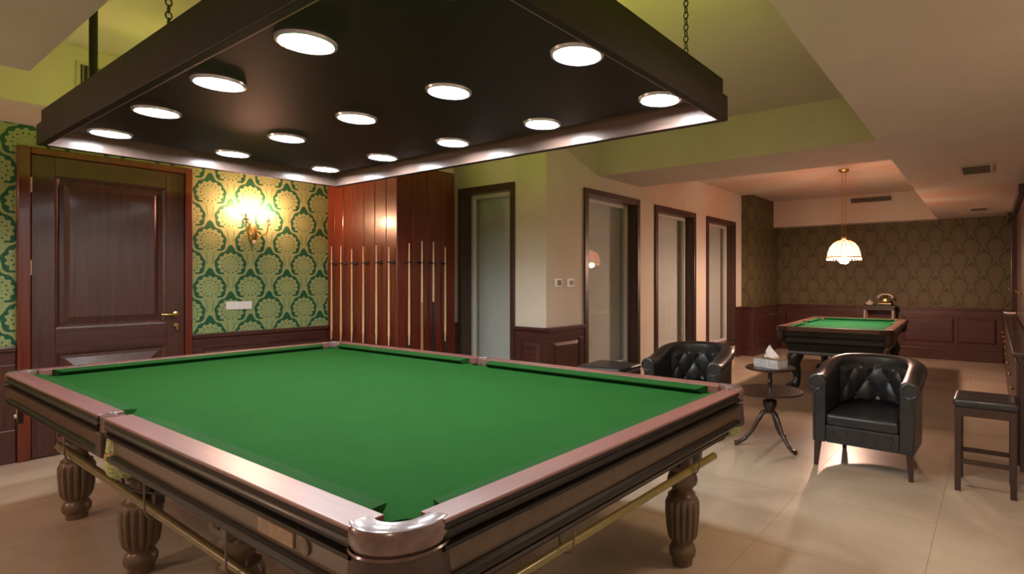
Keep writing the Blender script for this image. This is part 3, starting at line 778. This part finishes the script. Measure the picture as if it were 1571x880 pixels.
# ================================================================== STOOLS
def stool(label, loc, rz, wx, wy, h):
    g = thing('stool', label, 'stool', loc, rz, 'leather topped stools')
    a, b_ = wx/2, wy/2
    MB().box(-a-.008, a+.008, -b_-.008, b_+.008, h-.06, h).build('seat_pad', M['leather'], g, True, bevel=.024, seg=4)
    MB().box(-a, a, -b_, b_, h-.115, h-.058).build('apron', M['chairleg'], g, bevel=.003)
    for sx in (-1, 1):
        for sy in (-1, 1):
            MB().box(sx*(a-.02)-.018, sx*(a-.02)+.018, sy*(b_-.02)-.018, sy*(b_-.02)+.018, 0, h-.06).build('leg', M['chairleg'], g, bevel=.003)
    for sy in (-1, 1): MB().box(-a+.03, a-.03, sy*(b_-.02)-.010, sy*(b_-.02)+.010, .185, .215).build('stretcher', M['chairleg'], g, bevel=.002)
    return g
stool('small square stool with black leather pad beside the dark cabinets', (2.925, 2.845, 0), 0, .345, .36, .62)
stool('low black leather stool beside the half hidden armchair', (-.10, 2.72, 0), .05, .46, .42, .60)

# ================================================================== ROUND TABLE, TISSUE BOX
rt = thing('side_table', 'small two tier round wooden table on curved tripod feet', 'table', (1.40, 2.95, 0))
MB().lathe([(.001, .655), (.19, .655), (.205, .662), (.207, .670), (.20, .677), (.001, .678)], 32, (.0, 0, 0)).build('top_tier', M['chairleg'], rt, True)
MB().lathe([(.001, .455), (.27, .455), (.288, .462), (.29, .470), (.282, .477), (.001, .477)], 40, (-.015, 0, 0)).build('lower_tier', M['chairleg'], rt, True)
MB().lathe([(.018, .28), (.03, .295), (.05, .33), (.062, .365), (.058, .39), (.03, .405), (.022, .42), (.030, .44), (.034, .455), (.018, .48), (.016, .53), (.024, .55), (.016, .57), (.018, .62), (.035, .655)], 20).build('column', M['chairleg'], rt, True)
for q, a in enumerate((math.radians(210), math.radians(330), math.radians(85))):
    pts = [(.02, .30), (.06, .285), (.10, .22), (.15, .13), (.21, .06), (.27, .028), (.30, .024)]
    MB().tube([(r*cos(a), r*sin(a), z) for r, z in pts], [.020, .022, .020, .017, .016, .018, .021], 10).build('foot', M['chairleg'], rt, True)
tx = thing('tissue_box', 'grey and brown tissue box on the small round table', 'tissue box', (1.42, 2.90, .678), -.35)
box('carton', M['card_grey'], -.125, .125, -.065, .065, 0, .075, tx, .003)
box('lid', M['card_brown'], -.127, .127, -.067, .067, .074, .079, tx, .001)
MB().lathe([(.001, .0), (.045, .0), (.05, .004), (.001, .005)], 18, (0, 0, .079)).build('slot_film', M['yellow'], tx, True)
rows = []
for i in range(9):
    t = i/8; rows.append([((.058*(1-t)**.8+.004)*(1+.35*sin(5*a+3*t))*cos(a)+.01*sin(6*t), (.03*(1-t)+.004)*(1+.3*cos(4*a+5*t))*sin(a), .083+.10*t+.008*sin(3*a)) for a in [2*PI*k/20 for k in range(20)]])
MB().grid(rows, close_v=True).build('tissue', M['tissue'], tx, True)

# ================================================================== FAR POOL TABLE
pt = thing('pool_table', 'dark pool table with green cloth and claw feet under the pendant', 'table', (1.27, 6.60, 0), .05)
px_, py_ = .67, 1.15
box('cloth', M['baize_far'], -px_+.09, px_-.09, -py_+.09, py_-.09, .76, .785, pt)
for sx in (-1, 1):
    for a, b_ in ((-py_+.1, -.06), (.06, py_-.1)):
        MB().extr([(-.10, .78), (-.10, .815), (0, .82), (.012, .81), (.012, .77), (-.03, .76)], (sx*px_, a), (sx*px_, b_), (sx, 0)).build('rail', M['poolrail'], pt)
        MB().extr([(-.10, .785), (-.10, .815), (-.15, .808), (-.15, .80), (-.11, .785)], (sx*px_, a+.03), (sx*px_, b_-.03), (sx, 0), .4, .4).build('cushion', M['baize_far'], pt)
for sy in (-1, 1):
    MB().extr([(-.10, .78), (-.10, .815), (0, .82), (.012, .81), (.012, .77), (-.03, .76)], (-px_+.1, sy*py_), (px_-.1, sy*py_), (0, sy)).build('rail', M['poolrail'], pt)
    MB().extr([(-.10, .785), (-.10, .815), (-.15, .808), (-.15, .80), (-.11, .785)], (-px_+.13, sy*py_), (px_-.13, sy*py_), (0, sy), .4, .4).build('cushion', M['baize_far'], pt)
for sx, sy in sgn_corners():
    MB().lathe([(.06, .77), (.06, .815), (.075, .825), (.10, .822), (.115, .80), (.112, .765)], 14, (sx*(px_-.09), sy*(py_-.09), 0), math.atan2(sy, sx)-PI*.42, math.atan2(sy, sx)+PI*.42).build('pocket_iron', M['leather_brown'], pt, True)
    MB().lathe([(.05, .76), (.055, .70), (.04, .64), (.001, .62)], 12, (sx*(px_-.045), sy*(py_-.045), 0), cap=False).build('pocket_pouch', M['leather_brown'], pt, True)
for s_ in (-1, 1):
    MB().lathe([(.035, .77), (.035, .815), (.05, .825), (.07, .815), (.07, .77)], 10, (s_*(px_-.06), 0, 0), (0 if s_ > 0 else PI)-PI*.5, (0 if s_ > 0 else PI)+PI*.5).build('pocket_iron', M['leather_brown'], pt, True)
m = MB()
L = []
for q, z in ((.02, .77), (.03, .70), (.06, .685), (.065, .62), (.09, .60), (.12, .50), (.115, .47), (.15, .455)):
    L.append([(-px_+q, -py_+q, z), (px_-q, -py_+q, z), (px_-q, py_-q, z), (-px_+q, py_-q, z)])
m.grid(L, close_v=True); m.f.append(tuple(28+i for i in range(4))); m.f.append((3, 2, 1, 0))
m.build('cabinet', M['poolwood'], pt)
box('gold_line', M['poolrail'], -px_+.10, px_-.10, -py_+.052, -py_+.06, .646, .652, pt)
for sx in (-1, 1):
    for sy in (-1, 1):
        x, y = sx*(px_-.20), sy*(py_-.24)
        m = MB().tube([(x, y, .47), (x+sx*.03, y+sy*.03, .40), (x+sx*.035, y+sy*.04, .32), (x-sx*.0, y+sy*.0, .20), (x+sx*.0, y+sy*.01, .12), (x+sx*.02, y+sy*.03, .06), (x+sx*.03, y+sy*.045, .03)], [.10, .10, .085, .055, .05, .065, .05], 14)
        l_ = m.build('leg', M['poolwood'], pt, True)
        mm = MB()
        for t in (-.6, -.2, .2, .6): mm.tube([(x+sx*.02+.05*cos(math.atan2(sy, sx)+t), y+sy*.03+.05*sin(math.atan2(sy, sx)+t), .07), (x+sx*.02+.10*cos(math.atan2(sy, sx)+t), y+sy*.03+.10*sin(math.atan2(sy, sx)+t), .03), (x+sx*.02+.11*cos(math.atan2(sy, sx)+t), y+sy*.03+.11*sin(math.atan2(sy, sx)+t), .004)], [.022, .024, .010], 7)
        mm.build('claw', M['poolwood'], l_, True)

# ================================================================== PENDANT
pd = thing('pendant_lamp', 'lit glass dome pendant lamp hanging over the far pool table', 'pendant lamp', (1.19, 6.79, 0))
MB().lathe([(.001, 3.0), (.07, 3.0), (.075, 2.985), (.05, 2.965), (.012, 2.96)], 20).build('ceiling_rose', M['brass'], pd, True)
for s_ in (-1, 1):
    m = MB(); n = 36
    for k in range(n):
        z = 2.03+(k+.5)*(2.96-2.03)/n; a = (k % 2)*PI/2
        m.tube([(s_*.022+.008*cos(t)*cos(a), .008*cos(t)*sin(a), z+.016*sin(t)) for t in [2*PI*q/6 for q in range(6)]], .003, 4, True)
    m.build('chain', M['brass'], pd, True)
MB().lathe([(.03, 2.03), (.04, 2.02), (.035, 2.0), (.02, 1.99)], 14).build('dome_cap', M['brass'], pd, True)
prof = [(.03, 1.99), (.09, 1.975), (.15, 1.935), (.195, 1.88), (.22, 1.81), (.228, 1.745)]
for k in range(16):
    a = 2*PI*k/16
    MB().lathe(prof, 3, (0, 0, 0), a+.012, a+2*PI/16-.012, cap=False).build('glass_panel', M['shade' if k % 2 else 'shade_pink'], pd, True)
    MB().tube([(r*cos(a), r*sin(a), z) for r, z in prof], .004, 5).build('came', M['brass'], pd, True)
MB().lathe([(.226, 1.752), (.238, 1.745), (.240, 1.732), (.228, 1.728)], 32, cap=False).build('rim', M['brass'], pd, True)
for k in range(32):
    a = 2*PI*k/32
    MB().sphere((.233*cos(a), .233*sin(a), 1.712), .010, 6, 1.5).build('bead', M['crystal'], pd, True)
for s_ in (-1, 1):
    MB().tube([(0, 0, 1.99), (0, s_*.11, 1.93), (0, s_*.11, 1.79)], .006, 6).build('lamp_arm', M['brass'], pd, True)
    MB().sphere((0, s_*.11, 1.70), .045, 12, 1.15).build('bulb', M['bulb_pend'], pd, True)

# ================================================================== CONSOLE, PHONE
cs = thing('console_table', 'narrow dark console table with pale legs against the far wainscot', 'table', (1.22, 9.62, 0))
box('top', M['darkwood'], -.28, .28, -.15, .13, .92, .945, cs, .003)
box('apron', M['darkwood'], -.26, .26, -.13, .11, .86, .92, cs, .002)
for sx in (-1, 1):
    for sy in (-.11, .09): MB().tube([(sx*.235, sy, .86), (sx*.235, sy, 0)], [.02, .012], 8).build('leg', M['light_wood'], cs, True)
ph = thing('antique_telephone', 'antique telephone with cradle handset on the far console', 'telephone', (1.32, 9.60, .945))
box('base', M['ebony'], -.10, .10, -.06, .06, 0, .05, ph, .004)
box('base_band', M['brass'], -.105, .105, -.065, .065, .03, .045, ph, .003)
m = MB().prism([(-.085, -.045), (.085, -.045), (.06, .04), (-.06, .04)], .05, .12); m.build('body', M['ebony'], ph, bevel=.01)
MB().tube([(-.12, 0, .14), (-.10, 0, .18), (-.05, 0, .205), (.05, 0, .205), (.10, 0, .18), (.12, 0, .14)], [.024, .014, .012, .012, .014, .024], 8).build('handset', M['cream'], ph, True)
MB().lathe([(.04, 0), (.04, .012), (.03, .016)], 18).build('dial', M['brass'], ph, True).matrix_local = Matrix.Translation((0, -.046, .088)) @ Matrix.Rotation(PI/2, 4, 'X')
for s_ in (-.06, .06): MB().tube([(s_, 0, .12), (s_, 0, .19)], .007, 6).build('cradle', M['brass'], ph, True)
cu = thing('porcelain_dish', 'small pale porcelain dish with lid beside the antique telephone', 'dish', (1.06, 9.58, .945))
MB().lathe([(.03, 0), (.06, .01), (.075, .04), (.07, .045), (.001, .045)], 18).build('bowl', M['cream'], cu, True)
MB().lathe([(.07, .046), (.05, .07), (.015, .085), (.02, .10), (.001, .11)], 16).build('lid', M['cream'], cu, True)

# ================================================================== CABINETS AT THE SIDE WALL
sb = thing('sideboard', 'long dark wooden sideboard under the tall side cabinets', 'cabinet', (3.10, 6.2, 0))
box('carcass', M['darkwood'], .02, .50, -3.2, 3.45, .10, .88, sb)
box('plinth', M['darkwood'], .06, .50, -3.2, 3.45, 0, .10, sb)
box('worktop', M['darkwood'], -.02, .51, -3.22, 3.47, .88, .915, sb, .006)
for k in range(8):
    y = -3.17+k*.825
    d_ = box('door', M['casing'], 0, .022, y, y+.80, .13, .85, sb, .004)
    MB().sphere((-.012, y+.72, .55), .014, 8).build('knob', M['brass'], d_, True)
def tall(label, loc, wy, h):
    g = thing('display_cabinet', label, 'cabinet', loc, 0, 'tall side cabinets')
    box('carcass', M['darkwood'], .02, .39, 0, wy, 0, h-.1, g)
    box('cornice', M['darkwood'], -.05, .39, -.04, wy+.04, h-.1, h, g, .015)
    n = max(1, int(wy/.55))
    for k in range(n):
        d_ = box('door', M['casing'], 0, .022, k*wy/n+.01, (k+1)*wy/n-.01, .02, h-.12, g, .004)
        MB().sphere((-.012, (k+1)*wy/n-.06, .35), .012, 8).build('knob', M['brass'], d_, True)
    return g
tall('tall dark cabinet with cornice standing on the sideboard', (3.22, 5.2, .915), 2.2, 1.46)
tall('slim dark cabinet standing on the sideboard by the far wall', (3.19, 9.05, .915), .55, 1.55)
bk = thing('notepad', 'small pink notepad lying at the far end of the sideboard', 'notepad', (3.14, 8.6, .915), .2)
box('pages', M['tissue'], -.03, .08, -.1, .1, 0, .015, bk)
box('cover', plain('pink_cover', (.55, .2, .16), .5), -.032, .082, -.102, .102, .015, .02, bk)

# ================================================================== VENTS
def vent(label, loc, rx, wx, wy, group=None):
    g = thing('air_vent', label, 'vent', loc, 0, group)
    g.rotation_euler = rx
    f = .022
    MB().box(-wx/2, wx/2, -wy/2, -wy/2+f, -.012, 0).box(-wx/2, wx/2, wy/2-f, wy/2, -.012, 0).box(-wx/2, -wx/2+f, -wy/2+f, wy/2-f, -.012, 0).box(wx/2-f, wx/2, -wy/2+f, wy/2-f, -.012, 0).build('frame', M['light_wood'], g)
    box('backing', M['black'], -wx/2+f, wx/2-f, -wy/2+f, wy/2-f, -.003, -.001, g)
    n = max(3, int((wy-2*f)/.028))
    for k in range(n):
        y = -wy/2+f+(k+.5)*(wy-2*f)/n
        box('slat', M['grey'], -wx/2+f, wx/2-f, y-.006, y+.006, -.010, -.004, g)
vent('square ceiling vent in the low soffit nearer the viewer', (2.83, 4.80, 2.50), (0, 0, 0), .27, .50, 'vents in the low soffit')
vent('smaller ceiling vent in the low soffit close to the far wall', (2.78, 8.50, 2.50), (0, 0, 0), .25, .45, 'vents in the low soffit')
vent('long slot vent on the far soffit face behind the pendant', (1.09, 9.52, 2.90), (-PI/2, 0, 0), .73, .13)
vent('dark square vent high on the soffit beside the hanging rod', (-2.50, -.52, 2.90), (0, -PI/2, 0), .20, .16)
